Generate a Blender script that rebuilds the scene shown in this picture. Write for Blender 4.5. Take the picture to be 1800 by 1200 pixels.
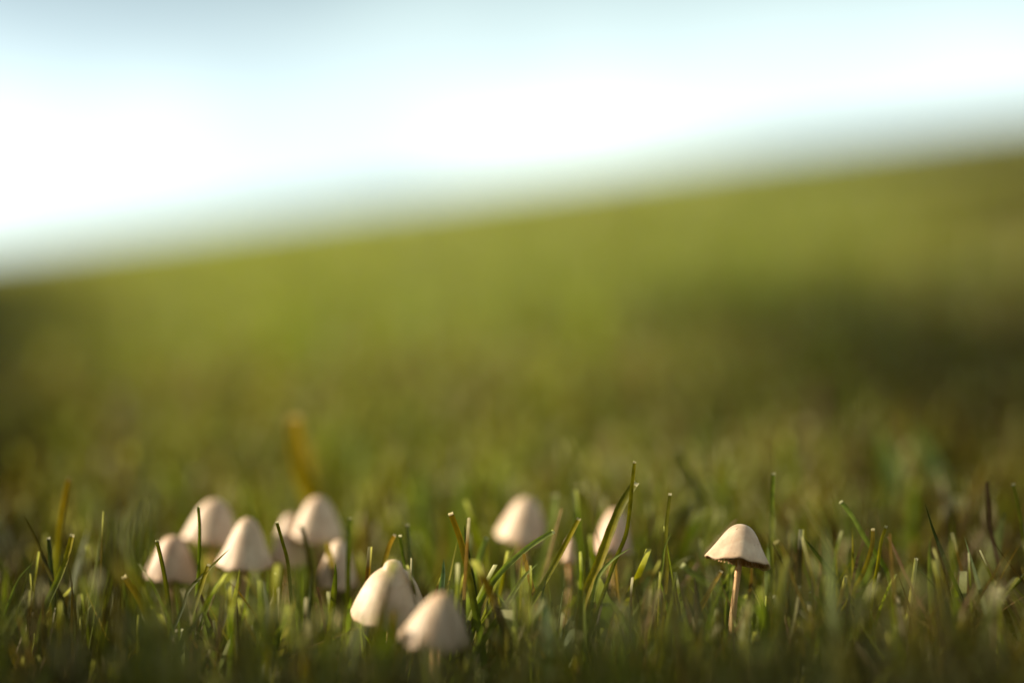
import bpy, bmesh, math, random
import numpy as np
from mathutils import Vector, Matrix, noise

random.seed(7)
rng = np.random.default_rng(11)
R = math.radians
scene = bpy.context.scene
for o in list(bpy.data.objects):
    bpy.data.objects.remove(o)
col = scene.collection

# ------------------------------------------------------------------ camera
CAM_Z = 0.033
PITCH = R(8.6)
LENS = 50.0
FOCUS = 0.34
cam_data = bpy.data.cameras.new('camera')
cam = bpy.data.objects.new('camera', cam_data)
col.objects.link(cam)
cam.location = (0, 0, CAM_Z)
cam.rotation_euler = (math.pi / 2 + PITCH, 0, 0)
cam_data.lens = LENS
cam_data.sensor_width = 36.0
cam_data.sensor_fit = 'HORIZONTAL'
cam_data.clip_start = 0.005
cam_data.clip_end = 3000
cam_data.dof.use_dof = True
cam_data.dof.focus_distance = FOCUS
cam_data.dof.aperture_fstop = 2.0
scene.camera = cam

# ------------------------------------------------------------------ sky and sun
SUN_EL, SUN_AZ = R(25), R(-87)       # azimuth measured clockwise from +Y (the view)
world = bpy.data.worlds.new('World')
scene.world = world
world.use_nodes = True
wn, wl = world.node_tree.nodes, world.node_tree.links
wn.clear()
w_out = wn.new('ShaderNodeOutputWorld')
w_bg = wn.new('ShaderNodeBackground')
w_bg.inputs['Strength'].default_value = 0.05
sky = wn.new('ShaderNodeTexSky')
sky.sky_type = 'NISHITA'
sky.sun_disc = False
sky.sun_elevation = SUN_EL
sky.sun_rotation = SUN_AZ % (2 * math.pi)
sky.dust_density = 1.6
tc = wn.new('ShaderNodeTexCoord')
mp = wn.new('ShaderNodeMapping')
mp.inputs['Scale'].default_value = (1.0, 1.0, 2.6)
mp.inputs['Location'].default_value = (0.35, 0.1, 0.15)
nz = wn.new('ShaderNodeTexNoise')
nz.inputs['Scale'].default_value = 2.6
nz.inputs['Detail'].default_value = 5
nz.inputs['Roughness'].default_value = 0.55
cr = wn.new('ShaderNodeValToRGB')
cr.color_ramp.elements[0].position = 0.34
cr.color_ramp.elements[0].color = (0.52, 0.52, 0.52, 1)
cr.color_ramp.elements[1].position = 0.60
cr.color_ramp.elements[1].color = (0.9, 0.9, 0.9, 1)
mx = wn.new('ShaderNodeMix')
mx.data_type = 'RGBA'
mx.inputs['B'].default_value = (9.8, 10.8, 10.2, 1)
wl.new(tc.outputs['Generated'], mp.inputs['Vector'])
wl.new(mp.outputs['Vector'], nz.inputs['Vector'])
wl.new(nz.outputs['Fac'], cr.inputs['Fac'])
wl.new(cr.outputs['Color'], mx.inputs['Factor'])
wl.new(sky.outputs['Color'], mx.inputs['A'])
sx = wn.new('ShaderNodeSeparateXYZ')
wl.new(tc.outputs['Generated'], sx.inputs['Vector'])
er = wn.new('ShaderNodeValToRGB')           # haze and cloud pile up towards the horizon
er.color_ramp.interpolation = 'EASE'
er.color_ramp.elements[0].position = 0.0
er.color_ramp.elements[0].color = (2.0, 2.0, 1.86, 1)
er.color_ramp.elements[1].position = 0.75
er.color_ramp.elements[1].color = (0.34, 0.36, 0.38, 1)
e2 = er.color_ramp.elements.new(0.27)
e2.color = (1.0, 1.07, 1.08, 1)
e3 = er.color_ramp.elements.new(0.42)
e3.color = (0.38, 0.45, 0.49, 1)
em = wn.new('ShaderNodeVectorMath')
em.operation = 'MULTIPLY'
wl.new(sx.outputs['Z'], er.inputs['Fac'])
wl.new(mx.outputs['Result'], em.inputs[0])
wl.new(er.outputs['Color'], em.inputs[1])
wl.new(em.outputs['Vector'], w_bg.inputs['Color'])
wl.new(w_bg.outputs['Background'], w_out.inputs['Surface'])

sun_data = bpy.data.lights.new('sun', 'SUN')
sun_data.energy = 5.0
sun_data.angle = R(0.53)
sun_data.color = (1.0, 0.92, 0.72)
sun = bpy.data.objects.new('sun', sun_data)
col.objects.link(sun)
sdir = Vector((math.sin(SUN_AZ) * math.cos(SUN_EL), math.cos(SUN_AZ) * math.cos(SUN_EL), math.sin(SUN_EL)))
sun.rotation_euler = sdir.to_track_quat('Z', 'Y').to_euler()
sun.location = sdir * 20

vs = scene.view_settings
vs.view_transform = 'Standard'
vs.look = 'None'
vs.gamma = 1
vs.exposure = 1.6
vs.use_curve_mapping = False
scene.cycles.use_denoising = True
scene.cycles.max_bounces = 8
scene.cycles.transmission_bounces = 4

# ------------------------------------------------------------------ helpers
K = 36.0 / LENS / 1800.0
CP, SP = math.cos(PITCH), math.sin(PITCH)


def at(u, v, d):
    """the place a ray through photograph point (u, v) reaches d metres from the lens"""
    a, b = (u - 900) * K * d, (600 - v) * K * d
    return Vector((a, d * CP - b * SP, CAM_Z + d * SP + b * CP))


def project(P):
    x, y, z = P[:, 0], P[:, 1], P[:, 2] - CAM_Z
    d = np.maximum(y * CP + z * SP, 1e-3)
    b = -y * SP + z * CP
    return 900 + x / d / K, 600 - b / d / K, d


def sstep(e0, e1, x):
    t = np.clip((x - e0) / (e1 - e0), 0, 1)
    return t * t * (3 - 2 * t)


# the hillside: climbs away from the lens and to the right, crest about ten metres off
_ty = np.linspace(-40, 60, 8001)
_ts = (0.150 + 0.132 * sstep(0.30, 0.48, _ty)) * sstep(-5, -1.5, _ty) * (1 - sstep(9.0, 13.0, _ty))
_tz = np.cumsum(_ts) * (_ty[1] - _ty[0])
_tz -= np.interp(0.34, _ty, _tz)


def wob(x, y, f, s):
    return (np.sin(x * f + s) * np.cos(y * f * 1.13 + 2.1 * s) + np.sin(x * f * 2.3 - y * f * 1.7 + s * 3.3) * 0.5
            + np.cos(y * f * 3.1 + x * f * 0.9 + s * 1.7) * 0.3) / 1.8


def ground(x, y):
    x = np.asarray(x, float)
    y = np.asarray(y, float)
    lat = 0.055 + 0.083 * sstep(0.5, 2.0, y)
    z = np.interp(y, _ty, _tz) + lat * 9 * np.tanh(x / 9) * (1 - sstep(14, 30, np.abs(y)) * 0.7)
    z = z + wob(x, y, 9.0, 0.4) * 0.0025 + wob(x, y, 1.7, 1.1) * 0.008 * sstep(0.6, 2, np.abs(y))
    return z


def tag(o, label=None, cat=None, group=None, kind=None):
    for k, v in (('label', label), ('category', cat), ('group', group), ('kind', kind)):
        if v:
            o[k] = v
    return o


def mesh_obj(name, verts, faces, mat, parent=None, colors=None, smooth=True):
    me = bpy.data.meshes.new(name)
    verts = np.asarray(verts, np.float32).reshape(-1, 3)
    if isinstance(faces, np.ndarray):
        n, k = faces.shape
        me.vertices.add(len(verts))
        me.vertices.foreach_set('co', verts.ravel())
        me.loops.add(n * k)
        me.loops.foreach_set('vertex_index', faces.astype(np.int32).ravel())
        me.polygons.add(n)
        me.polygons.foreach_set('loop_start', np.arange(0, n * k, k, dtype=np.int32))
        me.update(calc_edges=True)
    else:
        me.from_pydata([tuple(map(float, p)) for p in verts], [], faces)
    if colors is not None:
        ca = me.color_attributes.new('tint', 'FLOAT_COLOR', 'POINT')
        c4 = np.ones((len(verts), 4), np.float32)
        c4[:, :3] = np.asarray(colors, np.float32).reshape(-1, 3)
        ca.data.foreach_set('color', c4.ravel())
    if smooth:
        me.polygons.foreach_set('use_smooth', np.ones(len(me.polygons), bool))
    me.materials.append(mat)
    o = bpy.data.objects.new(name, me)
    col.objects.link(o)
    if parent:
        o.parent = parent
    return o


# ------------------------------------------------------------------ materials
def new_mat(name):
    m = bpy.data.materials.new(name)
    m.use_nodes = True
    n, l = m.node_tree.nodes, m.node_tree.links
    n.clear()
    return m, n, l, n.new('ShaderNodeOutputMaterial')


def grass_material():
    m, n, l, out = new_mat('grass_blade')
    at_ = n.new('ShaderNodeAttribute')
    at_.attribute_name = 'tint'
    t = n.new('ShaderNodeTexCoord')
    nz = n.new('ShaderNodeTexNoise')
    nz.inputs['Scale'].default_value = 420
    nz.inputs['Detail'].default_value = 3
    l.new(t.outputs['Object'], nz.inputs['Vector'])
    rp = n.new('ShaderNodeMapRange')
    rp.inputs['From Min'].default_value = 0.3
    rp.inputs['From Max'].default_value = 0.7
    rp.inputs['To Min'].default_value = 0.72
    rp.inputs['To Max'].default_value = 1.25
    l.new(nz.outputs['Fac'], rp.inputs['Value'])
    mul = n.new('ShaderNodeVectorMath')
    mul.operation = 'SCALE'
    l.new(at_.outputs['Color'], mul.inputs[0])
    l.new(rp.outputs['Result'], mul.inputs['Scale'])
    p = n.new('ShaderNodeBsdfPrincipled')
    p.inputs['Roughness'].default_value = 0.5
    p.inputs['Specular IOR Level'].default_value = 0.06
    l.new(mul.outputs['Vector'], p.inputs['Base Color'])
    tr = n.new('ShaderNodeBsdfTranslucent')
    tv = n.new('ShaderNodeVectorMath')
    tv.operation = 'MULTIPLY'
    tv.inputs[1].default_value = (1.35, 1.5, 0.35)
    l.new(mul.outputs['Vector'], tv.inputs[0])
    l.new(tv.outputs['Vector'], tr.inputs['Color'])
    ms = n.new('ShaderNodeMixShader')
    ms.inputs[0].default_value = 0.42
    l.new(p.outputs[0], ms.inputs[1])
    l.new(tr.outputs[0], ms.inputs[2])
    l.new(ms.outputs[0], out.inputs['Surface'])
    return m


def soil_material():
    m, n, l, out = new_mat('turf_soil')
    t = n.new('ShaderNodeTexCoord')
    nz = n.new('ShaderNodeTexNoise')
    nz.inputs['Scale'].default_value = 60
    nz.inputs['Detail'].default_value = 8
    l.new(t.outputs['Object'], nz.inputs['Vector'])
    r = n.new('ShaderNodeValToRGB')
    r.color_ramp.elements[0].position = 0.35
    r.color_ramp.elements[0].color = (0.030, 0.021, 0.010, 1)
    r.color_ramp.elements[1].position = 0.68
    r.color_ramp.elements[1].color = (0.085, 0.070, 0.022, 1)
    l.new(nz.outputs['Fac'], r.inputs['Fac'])
    n2 = n.new('ShaderNodeTexNoise')
    n2.inputs['Scale'].default_value = 0.8
    n2.inputs['Detail'].default_value = 4
    l.new(t.outputs['Object'], n2.inputs['Vector'])
    mixc = n.new('ShaderNodeMix')
    mixc.data_type = 'RGBA'
    mixc.inputs['B'].default_value = (0.095, 0.098, 0.018, 1)
    l.new(n2.outputs['Fac'], mixc.inputs['Factor'])
    l.new(r.outputs['Color'], mixc.inputs['A'])
    p = n.new('ShaderNodeBsdfPrincipled')
    p.inputs['Roughness'].default_value = 0.95
    p.inputs['Specular IOR Level'].default_value = 0.15
    l.new(mixc.outputs['Result'], p.inputs['Base Color'])
    b = n.new('ShaderNodeBump')
    b.inputs['Strength'].default_value = 0.8
    b.inputs['Distance'].default_value = 0.004
    l.new(nz.outputs['Fac'], b.inputs['Height'])
    l.new(b.outputs['Normal'], p.inputs['Normal'])
    l.new(p.outputs[0], out.inputs['Surface'])
    return m


def mushroom_material(name, a, b, sss=0.35, rough=0.55, streak=True):
    m, n, l, out = new_mat(name)
    t = n.new('ShaderNodeTexCoord')
    mp = n.new('ShaderNodeMapping')
    mp.inputs['Scale'].default_value = (1, 1, 0.8) if streak else (1, 1, 0.2)
    l.new(t.outputs['Object'], mp.inputs['Vector'])
    nz = n.new('ShaderNodeTexNoise')
    nz.inputs['Scale'].default_value = 260
    nz.inputs['Detail'].default_value = 6
    nz.inputs['Roughness'].default_value = 0.6
    l.new(mp.outputs['Vector'], nz.inputs['Vector'])
    r = n.new('ShaderNodeValToRGB')
    r.color_ramp.elements[0].position = 0.30
    r.color_ramp.elements[0].color = (*a, 1)
    r.color_ramp.elements[1].position = 0.66
    r.color_ramp.elements[1].color = (*b, 1)
    l.new(nz.outputs['Fac'], r.inputs['Fac'])
    at_ = n.new('ShaderNodeAttribute')
    at_.attribute_name = 'tint'
    mul = n.new('ShaderNodeVectorMath')
    mul.operation = 'MULTIPLY'
    l.new(r.outputs['Color'], mul.inputs[0])
    l.new(at_.outputs['Color'], mul.inputs[1])
    n3 = n.new('ShaderNodeTexNoise')
    n3.inputs['Scale'].default_value = 1700
    n3.inputs['Detail'].default_value = 2
    l.new(t.outputs['Object'], n3.inputs['Vector'])
    r3 = n.new('ShaderNodeMapRange')
    r3.inputs['From Min'].default_value = 0.66
    r3.inputs['From Max'].default_value = 0.74
    l.new(n3.outputs['Fac'], r3.inputs['Value'])
    sp = n.new('ShaderNodeMix')
    sp.data_type = 'RGBA'
    sp.inputs['B'].default_value = (0.16, 0.09, 0.04, 1)
    l.new(r3.outputs['Result'], sp.inputs['Factor'])
    p = n.new('ShaderNodeBsdfPrincipled')
    p.inputs['Roughness'].default_value = rough
    p.inputs['Specular IOR Level'].default_value = 0.35
    p.inputs['Subsurface Weight'].default_value = sss
    p.inputs['Subsurface Radius'].default_value = (1.0, 0.55, 0.3)
    p.inputs['Subsurface Scale'].default_value = 0.0015
    n4 = n.new('ShaderNodeTexNoise')
    n4.inputs['Scale'].default_value = 190
    n4.inputs['Detail'].default_value = 3
    n4.inputs['Distortion'].default_value = 0.8
    l.new(t.outputs['Object'], n4.inputs['Vector'])
    r4 = n.new('ShaderNodeMapRange')
    r4.inputs['From Min'].default_value = 0.46
    r4.inputs['From Max'].default_value = 0.68
    r4.inputs['To Max'].default_value = 0.55
    l.new(n4.outputs['Fac'], r4.inputs['Value'])
    dp = n.new('ShaderNodeMix')
    dp.data_type = 'RGBA'
    dp.blend_type = 'MULTIPLY'
    dp.inputs['B'].default_value = (0.80, 0.66, 0.56, 1)
    l.new(r4.outputs['Result'], dp.inputs['Factor'])
    l.new(mul.outputs['Vector'], dp.inputs['A'])
    l.new(dp.outputs['Result'], sp.inputs['A'])
    l.new(sp.outputs['Result'], p.inputs['Base Color'])
    bp = n.new('ShaderNodeBump')
    bp.inputs['Strength'].default_value = 0.25
    bp.inputs['Distance'].default_value = 0.0004
    l.new(nz.outputs['Fac'], bp.inputs['Height'])
    l.new(bp.outputs['Normal'], p.inputs['Normal'])
    l.new(p.outputs[0], out.inputs['Surface'])
    return m


M_GRASS = grass_material()
M_SOIL = soil_material()
M_CAP = mushroom_material('mushroom_cap', (0.33, 0.22, 0.15), (0.50, 0.38, 0.27), 0.08)
M_GILL = mushroom_material('mushroom_gills', (0.24, 0.105, 0.042), (0.40, 0.20, 0.09), 0.15, 0.8)
M_STEM = mushroom_material('mushroom_stem', (0.34, 0.20, 0.095), (0.50, 0.34, 0.19), 0.3, 0.6, False)

# ------------------------------------------------------------------ ground sheet
gx = np.concatenate([-np.geomspace(400, 1.6, 26), np.linspace(-1.5, 1.5, 91), np.geomspace(1.6, 400, 26)])
gy = np.concatenate([-np.geomspace(400, 1.1, 24), np.linspace(-1.0, 2.0, 91), np.linspace(2.15, 16, 60), np.geomspace(17, 500, 22)])
GX, GY = np.meshgrid(gx, gy)
GZ = ground(GX, GY)
nx, ny = len(gx), len(gy)
idx = np.arange(nx * ny).reshape(ny, nx)
gf = np.stack([idx[:-1, :-1], idx[:-1, 1:], idx[1:, 1:], idx[1:, :-1]], -1).reshape(-1, 4)
g_o = mesh_obj('ground', np.stack([GX, GY, GZ], -1), gf, M_SOIL)
tag(g_o, 'dark turf soil of the hillside climbing to the right', None, None, 'structure')

# ------------------------------------------------------------------ mushrooms: where they stand
# apex u, v, cap width, cap height (photo points), roll, nod, depth, stem foot u, umbo, label
MUSH = [
    dict(a=(1306, 921), w=110, h=66, roll=11, nod=-4, d=0.340, foot=1281, umbo=0.0,
         label='sharp cream bell-capped mushroom standing alone at the right with its slim stem in view'),
    dict(a=(306, 941), w=92, h=74, roll=6, nod=10, d=0.372, foot=318, umbo=0.0,
         label='leftmost mushroom, small pinkish bell cap crossed by a dark grass blade'),
    dict(a=(380, 877), w=100, h=74, roll=7, nod=8, d=0.388, foot=392, umbo=0.0,
         label='blurred cream mushroom behind and above the leftmost one, a pale-tipped green blade before it'),
    dict(a=(436, 909), w=94, h=86, roll=2, nod=3, d=0.371, foot=430, umbo=0.15,
         label='tall pale bell-capped mushroom in the middle of the left cluster'),
    dict(a=(511, 902), w=70, h=84, roll=2, nod=6, d=0.392, foot=505, umbo=0.0,
         label='dim yellowish mushroom tucked between the tall pale cap and the highest cap'),
    dict(a=(560, 872), w=90, h=72, roll=3, nod=10, d=0.389, foot=572, umbo=0.0,
         label='highest mushroom of the left cluster, just below the blurred tall amber blade'),
    dict(a=(597, 948), w=72, h=78, roll=3, nod=8, d=0.373, foot=598, umbo=0.0,
         label='tan mushroom sunk low in the grass below the highest cap of the cluster'),
    dict(a=(692, 983), w=144, h=103, roll=5, nod=16, d=0.332, foot=690, umbo=0.6,
         label='large cream mushroom with a pale round knob on top in the front centre'),
    dict(a=(780, 1041), w=126, h=84, roll=9, nod=14, d=0.306, foot=780, umbo=0.12,
         label='blurred front mushroom with a tan tip, beside the knobbed cap'),
    dict(a=(928, 874), w=96, h=74, roll=9, nod=8, d=0.396, foot=940, umbo=0.0,
         label='lone soft-edged cream mushroom behind the long arching blades'),
    dict(a=(1082, 893), w=74, h=76, roll=4, nod=6, d=0.380, foot=1075, umbo=0.0,
         label='pinkish mushroom half covered by a wide olive grass blade'),
    dict(a=(1003, 945), w=26, h=42, roll=4, nod=2, d=0.372, foot=998, umbo=0.0,
         label='slender unopened pinkish mushroom low between the lone soft cap and the half-covered one'),
]

PROFILE = [(0.0, 1.0), (0.10, 0.994), (0.20, 0.974), (0.30, 0.938), (0.40, 0.880), (0.50, 0.792), (0.60, 0.668),
           (0.70, 0.515), (0.79, 0.362), (0.87, 0.230), (0.94, 0.112), (0.985, 0.028), (1.0, 0.0)]
FLARED = [(0.0, 1.0), (0.10, 0.992), (0.20, 0.966), (0.30, 0.915), (0.40, 0.834), (0.50, 0.722), (0.60, 0.580),
          (0.70, 0.430), (0.79, 0.300), (0.87, 0.188), (0.94, 0.092), (0.985, 0.024), (1.0, 0.0)]
KNOBBED = [(0.0, 1.0), (0.09, 0.992), (0.165, 0.965), (0.215, 0.915), (0.245, 0.862), (0.28, 0.828), (0.35, 0.800), (0.44, 0.752),
           (0.54, 0.680), (0.66, 0.560), (0.78, 0.402), (0.88, 0.240), (0.95, 0.105), (0.99, 0.018), (1.0, 0.0)]
CONIC = [(0.0, 1.0), (0.08, 0.992), (0.17, 0.966), (0.27, 0.908), (0.37, 0.826), (0.48, 0.715), (0.60, 0.575),
         (0.70, 0.445), (0.80, 0.308), (0.88, 0.190), (0.95, 0.080), (0.99, 0.015), (1.0, 0.0)]


def build_mushroom(i, s):
    d = s['d']
    px = K * d
    apex = at(*s['a'], d)
    Rad, H = s['w'] * px / 2, s['h'] * px
    roll, nod = R(s['roll']), R(s['nod'])
    rot = Matrix.Rotation(roll, 3, 'Y') @ Matrix.Rotation(nod, 3, 'X')
    axis = rot @ Vector((0, 0, 1))
    fu = at(s['foot'], 1150, d)
    foot = Vector((fu.x, fu.y, 0))
    foot.z = float(ground(foot.x, foot.y))
    root = bpy.data.objects.new('mushroom', None)
    root.empty_display_size = 0.01
    col.objects.link(root)
    root.location = foot
    tag(root, s['label'], 'mushroom', 'pale bell-capped mushrooms in the grass')
    apex = apex - foot
    rim_c = apex - axis * H
    rs = random.Random(i * 5 + 3)
    ph = [rs.uniform(0, 6.28) for _ in range(6)]
    NS = 96
    outer = FLARED if i in (0, 3) else KNOBBED if i == 7 else CONIC if i == 8 else PROFILE
    ring = []
    for r, h in outer:
        ring.append((r, h, 0))
    ring.append((0.985, -0.018, 1))
    for r, h in reversed(outer[1:-1]):
        if r < 0.12:
            break
        ring.append((r * 0.955, h * 0.90 - 0.03, 2))
    verts, cols, faces = [], [], []
    for k, (r, h, side) in enumerate(ring):
        for j in range(NS):
            a = 2 * math.pi * j / NS
            wv = 1 + 0.05 * math.sin(2 * a + ph[0]) * r + 0.024 * math.sin(3 * a + ph[1]) * r * r + 0.008 * math.sin(7 * a + ph[2]) * r ** 4
            dz = (0.045 * math.sin(2 * a + ph[3]) + 0.030 * math.sin(5 * a + ph[4]) + 0.016 * math.sin(11 * a + ph[5])) * r ** 4
            lump = 1 + 0.02 * math.sin(a * 2 + h * 5 + ph[1]) * (1 - r)
            p = Vector((Rad * r * wv * lump * math.cos(a), Rad * r * wv * lump * math.sin(a), H * (h + dz)))
            verts.append(rim_c + rot @ p)
            g = 0.94 + 0.10 * (math.sin(5 * a + ph[2]) * 0.15 + 0.30 * math.sin(31 * a + ph[3] + 2 * math.sin(3 * a)) * min(1, r * 1.3))
            edge = max(0.0, (r - 0.9) / 0.1) if side < 2 else 1.0
            top = math.exp(-(r / 0.25) ** 2)
            c = Vector((1.0, 0.97, 0.92)) * g
            c = c.lerp(Vector((0.92, 0.78, 0.62)), 0.5 * edge)
            if i == 8:
                c = c.lerp(Vector((0.72, 0.50, 0.28)), 0.75 * top)
            else:
                c = c.lerp(Vector((1.0, 0.94, 0.82)), 0.5 * top)
            if i in (1, 10, 11):
                c = Vector((c.x * 0.97, c.y * 0.88, c.z * 0.86))
            cols.append(c)
    for k in range(len(ring) - 1):
        for j in range(NS):
            a0, a1 = k * NS + j, k * NS + (j + 1) % NS
            faces.append((a0, a0 + NS, a1 + NS, a1))
    cap = mesh_obj('cap', verts, faces, M_CAP, root, cols)
    # gills: thin blades of brown tissue hanging under the cap
    gv, gfc = [], []
    inner = [(r * 0.94, h * 0.90 - 0.035) for r, h in outer if r > 0.12]
    NG = 44
    for j in range(NG):
        a = 2 * math.pi * (j + rs.uniform(-0.2, 0.2)) / NG
        r0 = 1 if j % 2 else 3
        for t_ in (-1, 1):
            pass
        b0 = len(gv)
        ca, sa = math.cos(a), math.sin(a)
        pts = inner[r0:]
        for r, h in pts:
            drop = 0.16 * math.sin(math.pi * min(1, max(0, (r - 0.1) / 0.86)))
            gv.append(rim_c + rot @ Vector((Rad * r * ca, Rad * r * sa, H * h)))
            gv.append(rim_c + rot @ Vector((Rad * r * ca, Rad * r * sa, H * max(h - drop - 0.02, -0.03))))
        for q in range(len(pts) - 1):
            gfc.append((b0 + 2 * q, b0 + 2 * q + 1, b0 + 2 * q + 3, b0 + 2 * q + 2))
    gl = mesh_obj('gills', gv, gfc, M_GILL, root, np.ones((len(gv), 3)))
    # stem: slim tube, bent a little, from under the cap into the turf
    top = rim_c + axis * H * 0.72
    mid = rim_c - axis * H * 0.55
    end = Vector((0, 0, -0.004))
    r0 = max(0.00075, Rad * 0.118)
    pts = []
    NT = 18
    for q in range(NT + 1):
        t = q / NT
        p = top * (1 - t) ** 2 + mid * 2 * t * (1 - t) + end * t * t
        p = p + Vector((math.sin(t * 7 + i) * 0.00025, math.cos(t * 6 + i) * 0.0002, 0))
        pts.append(p)
    sv, sf, sc = [], [], []
    NR = 12
    for q, p in enumerate(pts):
        t = q / NT
        rad = r0 * (1.12 - 0.28 * math.sin(math.pi * min(1, t * 1.2)) + (0.25 * max(0, t - 0.75)))
        tan = (pts[min(q + 1, NT)] - pts[max(q - 1, 0)]).normalized()
        ux = tan.cross(Vector((0, 1, 0))).normalized()
        uy = tan.cross(ux)
        for j in range(NR):
            a = 2 * math.pi * j / NR
            rr = rad * (1 + 0.07 * math.sin(3 * a + q * 0.3) + 0.05 * rs.uniform(-1, 1))
            sv.append(p + ux * rr * math.cos(a) + uy * rr * math.sin(a))
            sc.append(Vector((1.1, 0.92, 0.8)).lerp(Vector((0.62, 0.60, 0.36)), min(1, t * 1.3)))
    for q in range(NT):
        for j in range(NR):
            a0, a1 = q * NR + j, q * NR + (j + 1) % NR
            sf.append((a0, a1, a1 + NR, a0 + NR))
    mesh_obj('stem', sv, sf, M_STEM, root, sc)
    return root


for i, s in enumerate(MUSH):
    build_mushroom(i, s)

# ------------------------------------------------------------------ single blades that stand out
GREEN, YEL, OLIVE, PALE = (0.085, 0.102, 0.011), (0.17, 0.130, 0.006), (0.088, 0.080, 0.007), (0.155, 0.175, 0.045)
DARK, BLUE, STRAW, ORANGE, BROWN = (0.030, 0.036, 0.012), (0.085, 0.125, 0.065), (0.36, 0.30, 0.16), (0.225, 0.125, 0.006), (0.050, 0.036, 0.012)
TIP = (0.62, 0.54, 0.34)
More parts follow.
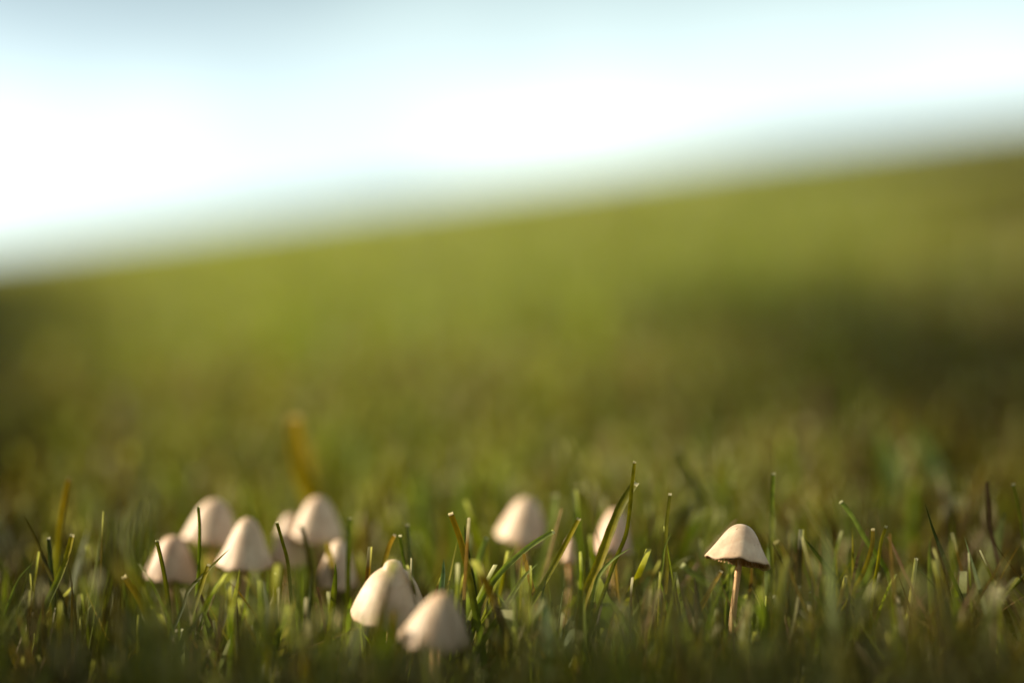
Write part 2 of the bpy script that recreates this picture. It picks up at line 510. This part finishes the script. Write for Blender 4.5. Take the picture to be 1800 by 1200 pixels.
# (points from the tip down, depth, width in photo points, cut?, colour below, colour above, label)
HERO = [
    ([(690, 1062), (684, 1110), (676, 1180)], .275, 60, 0, OLIVE, GREEN, 'broad blurred green blade veiling the lower half of the knobbed mushroom'),
    ([(792, 902), (808, 945), (822, 1000), (834, 1065)], .338, 13, 1, GREEN, ORANGE, 'orange-tipped cut blade leaning left between the front mushrooms and the lone soft cap'),
    ([(817, 922), (820, 960), (829, 1010), (836, 1060)], .345, 13, 0, DARK, DARK, 'dark pointed blade right beside the orange-tipped cut blade'),
    ([(694, 940), (684, 960), (675, 992)], .346, 10, 1, OLIVE, ORANGE, 'short amber cut blade leaning right just behind the knobbed mushroom'),
    ([(703, 941), (708, 975), (716, 1010)], .345, 7, 1, GREEN, GREEN, 'thin green blade touching the amber one behind the knobbed mushroom'),
    ([(716, 922), (720, 960), (722, 1008)], .356, 9, 1, DARK, DARK, 'upright dark blade with a pale tip behind the knob of the front mushroom'),
    ([(780, 982), (779, 1010), (774, 1045)], .343, 13, 0, BLUE, BLUE, 'short bluish pointed blade above the tan-tipped front mushroom'),
    ([(855, 945), (844, 975), (836, 1010)], .354, 12, 1, PALE, PALE, 'soft pale green blade just right of the dark pointed blade'),
    ([(972, 934), (930, 960), (882, 1003), (847, 1052), (832, 1105)], .340, 11, 1, GREEN, PALE, 'long green blade arching right below the lone soft cap'),
    ([(1018, 911), (995, 955), (970, 1000), (935, 1060), (900, 1120)], .340, 11, 1, GREEN, YEL, 'straight yellow cut blade slanting right beside the lone soft cap'),
    ([(945, 990), (920, 1014), (892, 1058), (868, 1098)], .336, 12, 0, GREEN, PALE, 'shorter pale green blade slanting right under the long arching blade'),
    ([(1115, 812), (1111, 850), (1105, 910), (1098, 945), (1080, 988), (1062, 1040)], .341, 8, 1, OLIVE, YEL, 'tallest thin yellow-green stalk in front of the half-covered mushroom'),
    ([(1117, 848), (1092, 888), (1072, 935), (1052, 990)], .343, 19, 1, YEL, OLIVE, 'wide olive blade bending right across the half-covered mushroom'),
    ([(1178, 868), (1172, 920), (1170, 960), (1172, 1010), (1165, 1080), (1160, 1115)], .340, 8, 1, YEL, OLIVE, 'thin upright pale-tipped stalk midway between the half-covered mushroom and the sharp one'),
    ([(1109, 962), (1076, 984), (1051, 1015), (1040, 1065)], .338, 10, 0, GREEN, PALE, 'curved green blade arching right below the half-covered mushroom'),
    ([(1180, 935), (1168, 960), (1163, 1000), (1152, 1055)], .338, 7, 0, GREEN, GREEN, 'thin green blade curling against the pale-tipped stalk'),
    ([(1360, 832), (1358, 880), (1356, 950), (1358, 1010)], .350, 9, 1, OLIVE, GREEN, 'upright olive blade rising just right of the sharp mushroom cap'),
    ([(1288, 850), (1290, 890), (1291, 930)], .385, 13, 1, OLIVE, OLIVE, 'blurred upright olive blade behind the sharp mushroom cap'),
    ([(1478, 882), (1500, 910), (1522, 948)], .345, 10, 1, GREEN, PALE, 'grey-green blade slanting down right, beside the orange-topped blade at the right'),
    ([(1535, 930), (1533, 960), (1520, 1000), (1505, 1030)], .342, 9, 1, YEL, ORANGE, 'orange-topped blade in the dark grass right of the sharp mushroom'),
    ([(1559, 925), (1550, 950), (1544, 985)], .343, 7, 1, YEL, YEL, 'small yellow blade just right of the orange-topped one'),
    ([(1626, 885), (1640, 930), (1655, 968), (1668, 1000)], .340, 9, 0, DARK, DARK, 'dark pointed spear leaning left in the grass at the far right'),
    ([(1412, 945), (1440, 980), (1476, 1028)], .344, 12, 0, OLIVE, DARK, 'dull olive pointed blade leaning left, next right of the sharp mushroom'),
    ([(1365, 952), (1379, 975), (1390, 1010)], .352, 12, 1, OLIVE, YEL, 'yellowish bent blade against the right rim of the sharp mushroom'),
    ([(1610, 982), (1605, 1020), (1601, 1050)], .340, 9, 1, STRAW, STRAW, 'short bright straw standing in the dark right-hand grass'),
    ([(1405, 1030), (1398, 1075), (1382, 1140), (1368, 1190)], .331, 7, 1, PALE, STRAW, 'long pale straw slanting at the bottom right of the sharp mushroom stem'),
    ([(1425, 1040), (1450, 1068), (1482, 1112)], .335, 7, 1, PALE, PALE, 'thin greyish stalk crossing low beside the long pale straw'),
    ([(1784, 850), (1792, 890), (1798, 940)], .350, 8, 1, OLIVE, OLIVE, 'olive blade at the right border of the photo'),
    ([(1190, 790), (1215, 838), (1236, 880), (1242, 930)], .392, 11, 1, OLIVE, DARK, 'blurred dark bent blade above and left of the sharp mushroom'),
    ([(1020, 856), (1028, 890), (1030, 960)], .395, 15, 1, OLIVE, OLIVE, 'blurred upright olive blade between the lone soft cap and the tallest stalk'),
    ([(976, 870), (970, 905), (962, 940)], .376, 16, 1, GREEN, PALE, 'soft pale green blade touching the right side of the lone soft cap'),
    ([(352, 891), (353, 935), (350, 1000), (346, 1040)], .346, 7, 1, GREEN, GREEN, 'slim pale-tipped green blade in front of the second mushroom from the left'),
    ([(279, 950), (289, 1000), (296, 1050), (298, 1090)], .343, 9, 1, BROWN, OLIVE, 'dark blade standing in front of the leftmost mushroom'),
    ([(401, 964), (376, 989), (333, 1034), (322, 1065)], .340, 9, 0, DARK, OLIVE, 'dark pointed spear slanting right at the foot of the tall pale cap'),
    ([(365, 992), (355, 1022), (337, 1080)], .339, 11, 1, GREEN, YEL, 'yellow-green cut blade beneath the dark slanting spear'),
    ([(488, 917), (497, 950), (507, 990), (512, 1052)], .343, 8, 1, BROWN, OLIVE, 'olive blade with a withered brown base in front of the dim yellowish mushroom'),
    ([(389, 1017), (378, 1030), (369, 1056)], .338, 7, 0, GREEN, PALE, 'small curled green blade left of the tall pale mushroom stem'),
    ([(485, 1007), (484, 1040), (486, 1080)], .338, 7, 1, GREEN, GREEN, 'short upright green blade below the dim yellowish mushroom'),
    ([(590, 990), (589, 1020), (585, 1060)], .340, 13, 0, OLIVE, GREEN, 'short pointed green blade before the low tan mushroom'),
    ([(615, 910), (612, 960), (612, 1030)], .355, 10, 1, OLIVE, GREEN, 'upright green blade at the right edge of the low tan mushroom'),
    ([(528, 925), (540, 970), (549, 1045)], .362, 11, 1, OLIVE, BROWN, 'soft brown-olive blade between the dim yellowish mushroom and the low tan one'),
    ([(517, 735), (522, 790), (534, 840), (548, 880)], .425, 34, 1, (0.24, 0.15, 0.006), (0.32, 0.19, 0.008), 'blurred tall amber blade rising above the left cluster of mushrooms'),
    ([(123, 842), (115, 880), (106, 930), (100, 985)], .366, 11, 1, OLIVE, ORANGE, 'tallest brownish blade at the far left with a pale tip'),
    ([(126, 940), (116, 980), (103, 1015)], .344, 13, 1, GREEN, YEL, 'yellow cut blade below the tallest far-left blade'),
    ([(84, 945), (87, 975), (90, 1010)], .346, 10, 1, DARK, DARK, 'dark bluish blade with a white tip at the far left'),
    ([(41, 905), (62, 945), (86, 1005)], .345, 8, 0, BROWN, BROWN, 'thin dark brown blade leaning left at the far left'),
    ([(57, 987), (31, 1018), (8, 1078)], .339, 7, 0, GREEN, PALE, 'pale thin blade arching right near the left border'),
    ([(217, 1014), (239, 1044), (256, 1076)], .335, 14, 1, OLIVE, ORANGE, 'stubby amber cut blade leaning left, below and left of the leftmost mushroom'),
    ([(740, 818), (742, 860), (744, 920)], .44, 44, 0, PALE, PALE, 'wide blurred pale green blade above the knobbed mushroom'),
    ([(813, 838), (815, 870), (812, 925)], .43, 32, 0, PALE, PALE, 'blurred pale green blade above the orange-tipped cut blade'),
    ([(1541, 740), (1556, 780), (1570, 830)], .46, 30, 0, BLUE, PALE, 'blurred pale bluish leaf in the grass above the right-hand blades'),
    ([(1598, 740), (1618, 775), (1638, 820)], .46, 34, 0, BLUE, PALE, 'second blurred pale bluish leaf, just right of its twin above the right-hand blades'),
    ([(1063, 1042), (1090, 1080), (1118, 1135)], .335, 20, 0, GREEN, PALE, 'broad pale green blade leaning left in the low grass at the bottom centre'),
    ([(1208, 1073), (1165, 1115), (1118, 1158), (1085, 1188)], .326, 24, 0, PALE, BLUE, 'broad bluish blade slanting along the bottom between the tall stalk and the sharp mushroom stem'),
    ([(1200, 994), (1232, 1018), (1272, 1042)], .352, 16, 1, PALE, PALE, 'pale blade lying over left of the sharp mushroom stem'),
    ([(1268, 1003), (1242, 1048), (1214, 1105)], .338, 10, 1, OLIVE, ORANGE, 'thin orange-brown blade slanting right to the sharp mushroom stem'),
    ([(952, 1040), (958, 1080), (960, 1130)], .312, 34, 0, BLUE, BLUE, 'broad blurred bluish leaf low in front of the slanting green blades'),
]


def hero_blade(spec):
    pts, d, wpx, cut, c0, c1, label = spec
    P = [at(u, v, d) for u, v in pts]
    # lean a little out of the focal plane so that a blade is not a flat cutout
    rs = random.Random(hash(label) & 0 or len(label) * 31 + int(pts[0][0]))
    tilt = rs.uniform(-0.10, 0.10)
    L = 0
    acc = [0]
    for a, b in zip(P, P[1:]):
        L += (b - a).length
        acc.append(L)
    P = [p + Vector((0, tilt * (L - s_), 0)) for p, s_ in zip(P, acc)]
    last, prev = P[-1], P[-2]
    dirn = (last - prev).normalized()
    gz = float(ground(last.x, last.y))
    drop = last.z - gz
    if drop > 0.001:
        k = min(drop / max(0.25, -dirn.z), 0.02) * 0.6
        q = last + dirn * k
        P.append(q) if q.z > gz + 0.002 else None
        e = Vector((q.x + dirn.x * 0.003, q.y, 0))
        e.z = float(ground(e.x, e.y)) - 0.002
        P.append(e)
    # smooth spine, root first
    P = P[::-1]
    spine = []
    n = len(P)
    for i in range(n - 1):
        p0, p1, p2, p3 = P[max(i - 1, 0)], P[i], P[i + 1], P[min(i + 2, n - 1)]
        for q in range(5):
            t = q / 5
            spine.append(0.5 * ((2 * p1) + (p2 - p0) * t + (2 * p0 - 5 * p1 + 4 * p2 - p3) * t * t + (3 * p1 - p0 - 3 * p2 + p3) * t ** 3))
    spine.append(P[-1])
    N = len(spine)
    base = spine[0].copy()
    W = wpx * K * d * 0.46
    verts, cols, faces = [], [], []
    view = Vector((0, 1, 0))
    yaw0 = rs.uniform(-0.5, 0.5)
    fold = rs.uniform(0.12, 0.45)
    ntip = N - 1
    frac_tip = 0.0009 / max(L, 0.004) * 5
    for k, p in enumerate(spine):
        t = k / (N - 1)
        tan = (spine[min(k + 1, N - 1)] - spine[max(k - 1, 0)]).normalized()
        side = tan.cross(view).normalized()
        yaw = yaw0 * (1 - 0.6 * t) + 0.3 * t
        sd = (side * math.cos(yaw) + view * math.sin(yaw)).normalized()
        nrm = sd.cross(tan).normalized()
        if cut:
            wd = W * (0.78 + 0.22 * math.sin(math.pi * min(1, t * 0.9 + 0.1)))
        else:
            wd = W * (0.75 + 0.3 * t) * max(0.03, 1 - max(0, (t - 0.45) / 0.55) ** 1.7)
        wd *= 1 + rs.uniform(-0.05, 0.05)
        c = Vector(c0).lerp(Vector(c1), min(1, max(0, (t - 0.35) / 0.5)))
        c = c * (1 + rs.uniform(-0.12, 0.12))
        for m_, f_ in ((-1, 0), (-0.5, 0.75), (0, 1), (0.5, 0.75), (1, 0)):
            verts.append(p - base + sd * wd * m_ + nrm * wd * fold * f_ * (1 - 0.4 * t))
            cc = c * (1.18 if m_ == 0 else 1.0)
            cols.append(cc)
    for k in range(N - 1):
        for j in range(4):
            a = k * 5 + j
            faces.append((a, a + 1, a + 6, a + 5))
    o = mesh_obj('grass_blade', verts, faces, M_GRASS, None, cols)
    o.location = base
    tag(o, label, 'grass blade', 'single grass blades that stand out')
    if cut:
        # the mown end: a dried ragged stub that caps the blade
        p1, p0 = spine[-1] - base, spine[-2] - base
        tan = (p1 - p0).normalized()
        top = verts[-5:]
        tv, tcx, tf = [], [], []
        hgt = min(max(W * 0.8, 0.0005), 0.0009)
        tipcol = Vector(TIP).lerp(Vector(c1), rs.uniform(0.15, 0.55) if d < 0.352 else 0.7)
        for j, q in enumerate(top):
            c = p1 + (q - p1) * 1.02
            tv += [c - tan * hgt * 0.7 + view * -0.00008, c + tan * hgt * rs.uniform(0.15, 0.7), c - tan * hgt * 0.6 + view * (0.00012 + W * 0.25)]
            tcx += [tipcol.lerp(Vector(c1), 0.45), tipcol, tipcol.lerp(Vector(c1), 0.45)]
        for j in range(4):
            a = j * 3
            tf += [(a, a + 3, a + 4, a + 1), (a + 1, a + 4, a + 5, a + 2)]
        mesh_obj('cut_tip', tv, tf, M_GRASS, o, tcx)
    return o


for s in HERO:
    hero_blade(s)


# ------------------------------------------------------------------ the turf: what nobody could count
def blade_field(name, x, y, h, w, lean, az, curve, face, cut, c0, c1, ts, wide3, label, mat=M_GRASS, tipc=TIP, lift=0.0):
    """many blades in one mesh; every argument is one value per blade"""
    N = len(x)
    ts = np.asarray(ts)
    S = len(ts)
    z = ground(x, y) - 0.002 + lift
    px, py, pz = np.zeros((N, S)), np.zeros((N, S)), np.zeros((N, S))
    th = lean[:, None] + curve[:, None] * ts[None, :] ** 1.4
    for k in range(1, S):
        dt = (ts[k] - ts[k - 1]) * h
        a = 0.5 * (th[:, k] + th[:, k - 1])
        px[:, k] = px[:, k - 1] + dt * np.sin(a) * np.cos(az)
        py[:, k] = py[:, k - 1] + dt * np.sin(a) * np.sin(az)
        pz[:, k] = pz[:, k - 1] + dt * np.cos(a)
    px += x[:, None]
    py += y[:, None]
    pz += z[:, None]
    wc = 0.80 + 0.20 * np.sin(np.pi * np.minimum(1, ts * 0.9 + 0.1))
    wp = np.maximum(0.04, 1 - np.maximum(0, (ts - 0.4) / 0.6) ** 1.8) * (0.75 + 0.25 * ts)
    wd = np.where(cut[:, None], wc[None, :], wp[None, :]) * w[:, None] * 0.5
    fa = face[:, None] + 0.5 * ts[None, :] * np.sin(face * 7)[:, None]
    sx, sy = np.cos(fa) * wd, np.sin(fa) * wd
    rows = []
    if wide3:
        nxx, nyy = -np.sin(fa) * wd * 0.5, np.cos(fa) * wd * 0.5
        rows = [(px - sx, py - sy, pz), (px + nxx, py + nyy, pz), (px + sx, py + sy, pz)]
    else:
        rows = [(px - sx, py - sy, pz), (px + sx, py + sy, pz)]
    m = len(rows)
    V = np.stack([np.stack(r, -1) for r in rows], 2)          # N,S,m,3
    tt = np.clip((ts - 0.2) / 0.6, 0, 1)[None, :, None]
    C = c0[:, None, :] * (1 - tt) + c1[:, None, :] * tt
    if tipc is not None:
        tipf = (ts >= 0.955)[None, :, None] * cut[:, None, None] * 0.45
        C = C * (1 - tipf) + np.asarray(tipc)[None, None, :] * tipf
    C = np.repeat(C[:, :, None, :], m, 2)
    i0 = (np.arange(N)[:, None, None] * S + np.arange(S - 1)[None, :, None]) * m + np.arange(m - 1)[None, None, :]
    F = np.stack([i0, i0 + 1, i0 + m + 1, i0 + m], -1).reshape(-1, 4)
    o = mesh_obj(name, V.reshape(-1, 3), F, mat, None, C.reshape(-1, 3))
    tag(o, label, None, None, 'stuff')
    return o


PAL = np.array([(0.096, 0.134, 0.004), (0.128, 0.145, 0.004), (0.140, 0.116, 0.004), (0.048, 0.056, 0.004),
                (0.125, 0.155, 0.024), (0.130, 0.068, 0.006), (0.045, 0.026, 0.005)])


def pick_colors(x, y, n, bias=0.0):
    patch = wob(x, y, 5.0, 0.7) * 0.5 + wob(x, y, 1.3, 2.2) * 0.5
    # drier turf towards both flanks, and edge shade painted into its colour
    flank_dry_shade = np.clip((np.abs(x) / np.maximum(0.115, 0.36 * np.maximum(y, 0)) - 0.55) / 0.5, 0, 1)
    dry_shade = np.clip(0.25 + 0.25 * patch + 0.60 * flank_dry_shade + bias, 0, 1)
    p = np.stack([0.28 * (1 - dry_shade), 0.26 + 0 * dry_shade, 0.22 * dry_shade + 0.08, 0.14 + 0 * dry_shade, 0.30 * (1 - dry_shade), 0.16 * dry_shade, 0.75 * dry_shade ** 2], 1)
    p /= p.sum(1, keepdims=True)
    cum = np.cumsum(p, 1)
    k = (rng.random(n)[:, None] > cum).sum(1).clip(0, len(PAL) - 1)
    return PAL[k] * rng.uniform(0.75, 1.25, (n, 1))


def scatter(n, y0, y1, kx, mx_, power=1.0, fade=lambda y: 1.0 + 0 * y):
    y = y0 + (y1 - y0) * rng.random(n) ** power
    half = kx * np.maximum(y, 0) + mx_
    keep = rng.random(n) < half / (kx * max(y1, 0) + mx_)
    y, half = y[keep], half[keep]
    x = rng.uniform(-1, 1, len(y)) * half
    # tufts and gaps
    tuft = 0.5 + 0.6 * wob(x + 0.3 * y, y, 95.0, 1.9)
    keep = rng.random(len(y)) < np.clip(tuft, 0.12, 1) * (1 - 0.25 * sstep(0.27, 0.31, y) * (1 - sstep(0.40, 0.46, y)))
    keep &= rng.random(len(y)) < fade(y)
    return x[keep], y[keep]


BOX = []
for s in MUSH:
    BOX.append((s['a'][0] - s['w'] * .55, s['a'][0] + s['w'] * .55, s['a'][1] - 6, s['a'][1] + s['h'] * (0.58 if s['d'] < 0.335 else 0.82), s['d']))
STEM1 = (1272, 1310, 985, 1060, 0.340)
BOX.append(STEM1)


def clear_view(x, y, h, lean, az, curve):
    """shorten blades whose upper part would stand before a mushroom cap"""
    ok = np.ones(len(x), bool)
    z = ground(x, y)
    for f in (0.55, 0.75, 1.0):
        a = lean + curve * 0.4
        P = np.stack([x + h * f * np.sin(a) * np.cos(az), y + h * f * np.sin(a) * np.sin(az), z + h * f * np.cos(a)], 1)
        u, v, d = project(P)
        for (u0, u1, v0, v1, dm) in BOX:
            m = (u > u0) & (u < u1) & (v > v0) & (v < v1) & (d < dm + 0.004)
            ok &= ~m
    return ok


def field(name, n, y0, y1, kx, mx_, hr, wr, ts, wide3, label, power=1.0, check=False, bias=0.0, cutp=0.38, fade=lambda y: 1.0 + 0 * y):
    x, y = scatter(n, y0, y1, kx, mx_, power, fade)
    n = len(x)
    tall = 0.5 + 0.5 * wob(x, y, 23.0, 0.9)
    h = (hr[0] + (hr[1] - hr[0]) * (0.55 * rng.random(n) ** 1.3 + 0.45 * tall * rng.random(n)))
    h = h * (1 + 0.28 * (1 - sstep(0.27, 0.33, y)) * sstep(0.15, 0.2, y))
    w = rng.uniform(*wr, n) * np.where(rng.random(n) < 0.12, 1.7, 1.0)
    lean = np.abs(rng.normal(0, 0.34, n))
    az = rng.uniform(0, 2 * np.pi, n)
    lean = lean * (1 + 0.9 * sstep(0.04, 0.10, x) * (y < 0.6))
    curve = rng.normal(0.15, 0.38, n)
    face = rng.uniform(0, np.pi, n)
    cut = rng.random(n) < cutp
    broad = rng.random(n) < 0.075
    w = np.where(broad, w * 2.4, w)
    cut &= ~broad
    if check:
        for _ in range(4):
            ok = clear_view(x, y, h, lean, az, curve)
            h = np.where(ok, h, h * 0.78)
        ok = clear_view(x, y, h, lean, az, curve)
        x, y, h, w, lean, az, curve, face, cut, broad = [q[ok] for q in (x, y, h, w, lean, az, curve, face, cut, broad)]
        n = len(x)
    c1 = pick_colors(x, y, n, bias + 0.45 * (1 - sstep(0.26, 0.33, y)))  # palette browner and darker in front, painting in the foreground shade
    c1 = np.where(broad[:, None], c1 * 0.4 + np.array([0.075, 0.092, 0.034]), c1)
    c1 = c1 * (0.78 + 0.22 * sstep(0.4, 0.7, y))[:, None]  # near turf dimmed by colour, standing in for its deeper shade
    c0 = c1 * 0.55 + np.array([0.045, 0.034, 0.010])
    return blade_field(name, x, y, h, w, lean, az, curve, face, cut, c0, c1, ts, wide3, label)


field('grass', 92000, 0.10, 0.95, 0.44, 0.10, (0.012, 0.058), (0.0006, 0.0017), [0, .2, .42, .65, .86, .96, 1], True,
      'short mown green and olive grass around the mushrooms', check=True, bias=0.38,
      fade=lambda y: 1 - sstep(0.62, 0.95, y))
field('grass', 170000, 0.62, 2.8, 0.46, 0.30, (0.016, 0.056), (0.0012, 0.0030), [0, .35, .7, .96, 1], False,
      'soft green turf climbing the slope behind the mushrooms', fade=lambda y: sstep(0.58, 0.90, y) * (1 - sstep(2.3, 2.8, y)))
field('grass', 330000, 2.4, 13.0, 0.46, 0.8, (0.03, 0.055), (0.006, 0.013), [0, .5, 1], False,
      'far turf of the hillside up to the skyline')
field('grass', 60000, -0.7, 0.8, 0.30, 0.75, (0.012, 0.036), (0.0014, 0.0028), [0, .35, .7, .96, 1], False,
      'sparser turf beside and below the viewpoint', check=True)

# the lawn goes on to both sides of what the photograph frames
n = 120000
x, y = rng.uniform(-3.2, 3.2, n), rng.uniform(-1.6, 6.0, n)
x[80000:], y[80000:] = rng.uniform(-0.7, 0.7, 40000), rng.uniform(-0.3, 0.9, 40000)
d_ = np.hypot(x, (y - 0.6) * 0.6)
m_ = (np.abs(x) > 0.43 * np.maximum(y, 0) + 0.09) & (rng.random(n) < np.clip(1.1 / (d_ + 0.2), 0.25, 1)) & (np.hypot(x, y) > 0.09)
x, y = x[m_], y[m_]
n = len(x)
c1 = pick_colors(x, y, n)
near = 1 - sstep(0.5, 2.0, np.hypot(x, y - 0.4))
blade_field('grass', x, y, rng.uniform(0.015, 0.05, n), rng.uniform(0.002, 0.006, n) * (1 - 0.55 * near), np.abs(rng.normal(0, 0.36, n)),
            rng.uniform(0, 6.283, n), rng.normal(0.15, 0.4, n), rng.uniform(0, 3.14, n), rng.random(n) < .3, c1 * 0.6 + np.array([0.03, 0.022, 0.006]), c1,
            [0, .35, .7, .96, 1], False, 'open turf on either side of the mushrooms')

# dead blades and thatch lying between the stems
x, y = scatter(42000, 0.12, 0.9, 0.44, 0.10)
m_ = rng.random(len(x)) < np.clip(0.45 + 0.55 * sstep(0.02, 0.10, x) + 0.3 * sstep(-0.06, -0.12, x), 0, 1)
x, y = x[m_], y[m_]
n = len(x)
cc = np.array([(0.10, 0.055, 0.022), (0.17, 0.11, 0.05), (0.055, 0.030, 0.014), (0.26, 0.20, 0.11)])[rng.choice(4, n, p=[.42, .22, .28, .08])]
hh, ll, aa, cv = rng.uniform(0.010, 0.040, n), rng.uniform(0.35, 1.35, n), rng.uniform(0, 6.283, n), rng.normal(0.1, 0.4, n)
for _ in range(3):
    ok = clear_view(x, y, hh, ll, aa, cv)
    hh = np.where(ok, hh, hh * 0.7)
blade_field('dead_grass', x, y, hh, rng.uniform(0.0007, 0.0018, n), ll, aa, cv, rng.uniform(0, 3.14, n), rng.random(n) < .5, cc * 0.8, cc,
            [0, .35, .7, 1], False, 'brown dead grass tangled at the foot of the blades', tipc=None, lift=rng.random(n) ** 2 * 0.012)

# added unseen on the left: tall rough grass placed to shade the field
n = 26000
y = rng.uniform(0.0, 1.0, n) ** 1.6 * 6.3 - 0.25
x = -(0.44 * np.maximum(y, 0.22) + 0.055) - (0.05 + 0.16 * np.abs(y)) * rng.random(n)
h = (0.045 + 0.12 * np.clip(y, 0.22, 2.4) * (1 - 0.75 * sstep(3.6, 6.0, y)) + 0.16 * (1 - sstep(0.265, 0.295, y))) * rng.uniform(0.45, 1.15, n)
c1 = pick_colors(x, y, n, 0.2)
blade_field('tall_shade_grass', x, y, h, 0.0018 + 0.0035 * np.maximum(y, 0), np.abs(rng.normal(0, 0.15, n)), rng.uniform(0, 6.283, n),
            rng.normal(0.1, 0.25, n), rng.uniform(0, 3.14, n), rng.random(n) < .1, c1 * 0.8, c1, [0, .3, .6, .85, 1], False,
            'rough uncut grass added along the left side to shade the turf', tipc=None)


# ------------------------------------------------------------------ unseen trees added on the left to shade the slope's right side
def shade_tree_bark_material():
    m, n_, l, out = new_mat('shade_tree_bark')
    t = n_.new('ShaderNodeTexCoord')
    mp_ = n_.new('ShaderNodeMapping')
    mp_.inputs['Scale'].default_value = (9, 9, 1.6)
    nz_ = n_.new('ShaderNodeTexNoise')
    nz_.inputs['Scale'].default_value = 3
    nz_.inputs['Detail'].default_value = 7
    r_ = n_.new('ShaderNodeValToRGB')
    r_.color_ramp.elements[0].color = (0.035, 0.025, 0.017, 1)
    r_.color_ramp.elements[1].color = (0.17, 0.13, 0.09, 1)
    p = n_.new('ShaderNodeBsdfPrincipled')
    p.inputs['Roughness'].default_value = 0.9
    b = n_.new('ShaderNodeBump')
    b.inputs['Distance'].default_value = 0.02
    l.new(t.outputs['Object'], mp_.inputs['Vector'])
    l.new(mp_.outputs['Vector'], nz_.inputs['Vector'])
    l.new(nz_.outputs['Fac'], r_.inputs['Fac'])
    l.new(r_.outputs['Color'], p.inputs['Base Color'])
    l.new(nz_.outputs['Fac'], b.inputs['Height'])
    l.new(b.outputs['Normal'], p.inputs['Normal'])
    l.new(p.outputs[0], out.inputs['Surface'])
    return m


M_BARK = shade_tree_bark_material()


def tube(path, radii, nr=10):
    v, f = [], []
    for q, p in enumerate(path):
        tan = (path[min(q + 1, len(path) - 1)] - path[max(q - 1, 0)]).normalized()
        ux = tan.cross(Vector((0.1, 1, 0.05))).normalized()
        uy = tan.cross(ux)
        for j in range(nr):
            a = 2 * math.pi * j / nr
            v.append(p + (ux * math.cos(a) + uy * math.sin(a)) * radii[q] * (1 + 0.08 * math.sin(3 * a + q)))
    for q in range(len(path) - 1):
        for j in range(nr):
            a0, a1 = q * nr + j, q * nr + (j + 1) % nr
            f.append((a0, a1, a1 + nr, a0 + nr))
    return v, f


SHADE_TREES = [(-6.0, -0.45, (-6.0, 0.85, 4.44), (1.6, 1.9, 1.65), 'broad-crowned lowest of the added shade trees left of the slope'),
         (-6.2, 3.55, (-6.1, 3.3, 5.53), (1.6, 1.7, 1.6), 'second of the added shade trees up the left of the slope'),
         (-6.1, 6.9, (-6.1, 6.8, 6.70), (1.7, 2.0, 1.7), 'third of the added shade trees up the left of the slope'),
         (-6.2, 10.6, (-6.1, 10.3, 7.85), (1.7, 2.0, 1.7), 'highest-standing of the added shade trees left of the slope')]
for ti, (tx, ty, cc_, rad, lab) in enumerate(SHADE_TREES):
    rt = random.Random(40 + ti)
    root = bpy.data.objects.new('shade_tree', None)
    col.objects.link(root)
    base = Vector((tx, ty, float(ground(tx, ty)) - 0.03))
    root.location = base
    tag(root, lab, 'shade_tree', 'added shade trees left of the slope')
    c = Vector(cc_) - base
    path = [Vector((math.sin(q * 1.3 + ti) * 0.05 * (q > 0) + c.x * (q / 9) ** 2, c.y * (q / 9) ** 2, c.z * q / 9)) for q in range(10)]
    V, F = tube(path, [0.075 * (1 - 0.062 * q) + 0.05 * math.exp(-q * 1.5) for q in range(10)])
    for k in range(9):
        a = k * 2.4 + ti
        p0 = path[6 + k % 4]
        e = c + Vector((math.cos(a) * rad[0] * 0.75, math.sin(a) * rad[1] * 0.75, (k % 3 - 0.6) * rad[2] * 0.5))
        lp = [p0.lerp(e, q / 5) + Vector((0, 0, 0.12 * math.sin(q * 0.63))) for q in range(6)]
        v2, f2 = tube(lp, [0.034 * (1 - 0.16 * q) for q in range(6)], 6)
        b = len(V)
        V += v2
        F += [tuple(b + i_ for i_ in q) for q in f2]
    mesh_obj('trunk', V, F, M_BARK, root)
    trng = np.random.default_rng(90 + ti)
    NL = 6500
    dirs = trng.normal(size=(NL, 3))
    dirs /= np.linalg.norm(dirs, axis=1, keepdims=True)
    rr = trng.random(NL) ** 0.38
    lump = 0.86 + 0.16 * np.sin(dirs[:, 0] * 5 + ti) * np.sin(dirs[:, 1] * 4 + 1) + 0.10 * np.sin(dirs[:, 2] * 7 + dirs[:, 0] * 6)
    P = np.array(c)[None] + dirs * (rr * lump)[:, None] * np.array(rad)[None]
    if ti == 0:                                   # crown sheared uphill to shape the edge of its shade
        P[:, 2] += 0.28 * (P[:, 1] - c.y)
    A = trng.normal(size=(NL, 3))
    A /= np.linalg.norm(A, axis=1, keepdims=True)
    Bv = np.cross(A, trng.normal(size=(NL, 3)))
    Bv /= np.linalg.norm(Bv, axis=1, keepdims=True)
    ln, wdt = trng.uniform(0.10, 0.19, (NL, 1)), trng.uniform(0.05, 0.09, (NL, 1))
    Nn = np.cross(A, Bv)
    LV = np.stack([P - A * ln * 0.6, P + Bv * wdt + Nn * 0.015, P + A * ln * 0.6, P - Bv * wdt + Nn * 0.015], 1)
    LF = np.arange(NL * 4).reshape(NL, 4)
    lc = np.array([(0.055, 0.085, 0.014), (0.075, 0.105, 0.018), (0.10, 0.11, 0.02)])[trng.integers(0, 3, NL)]
    mesh_obj('crown', LV.reshape(-1, 3), LF, M_GRASS, root, np.repeat(lc[:, None], 4, 1), smooth=False)
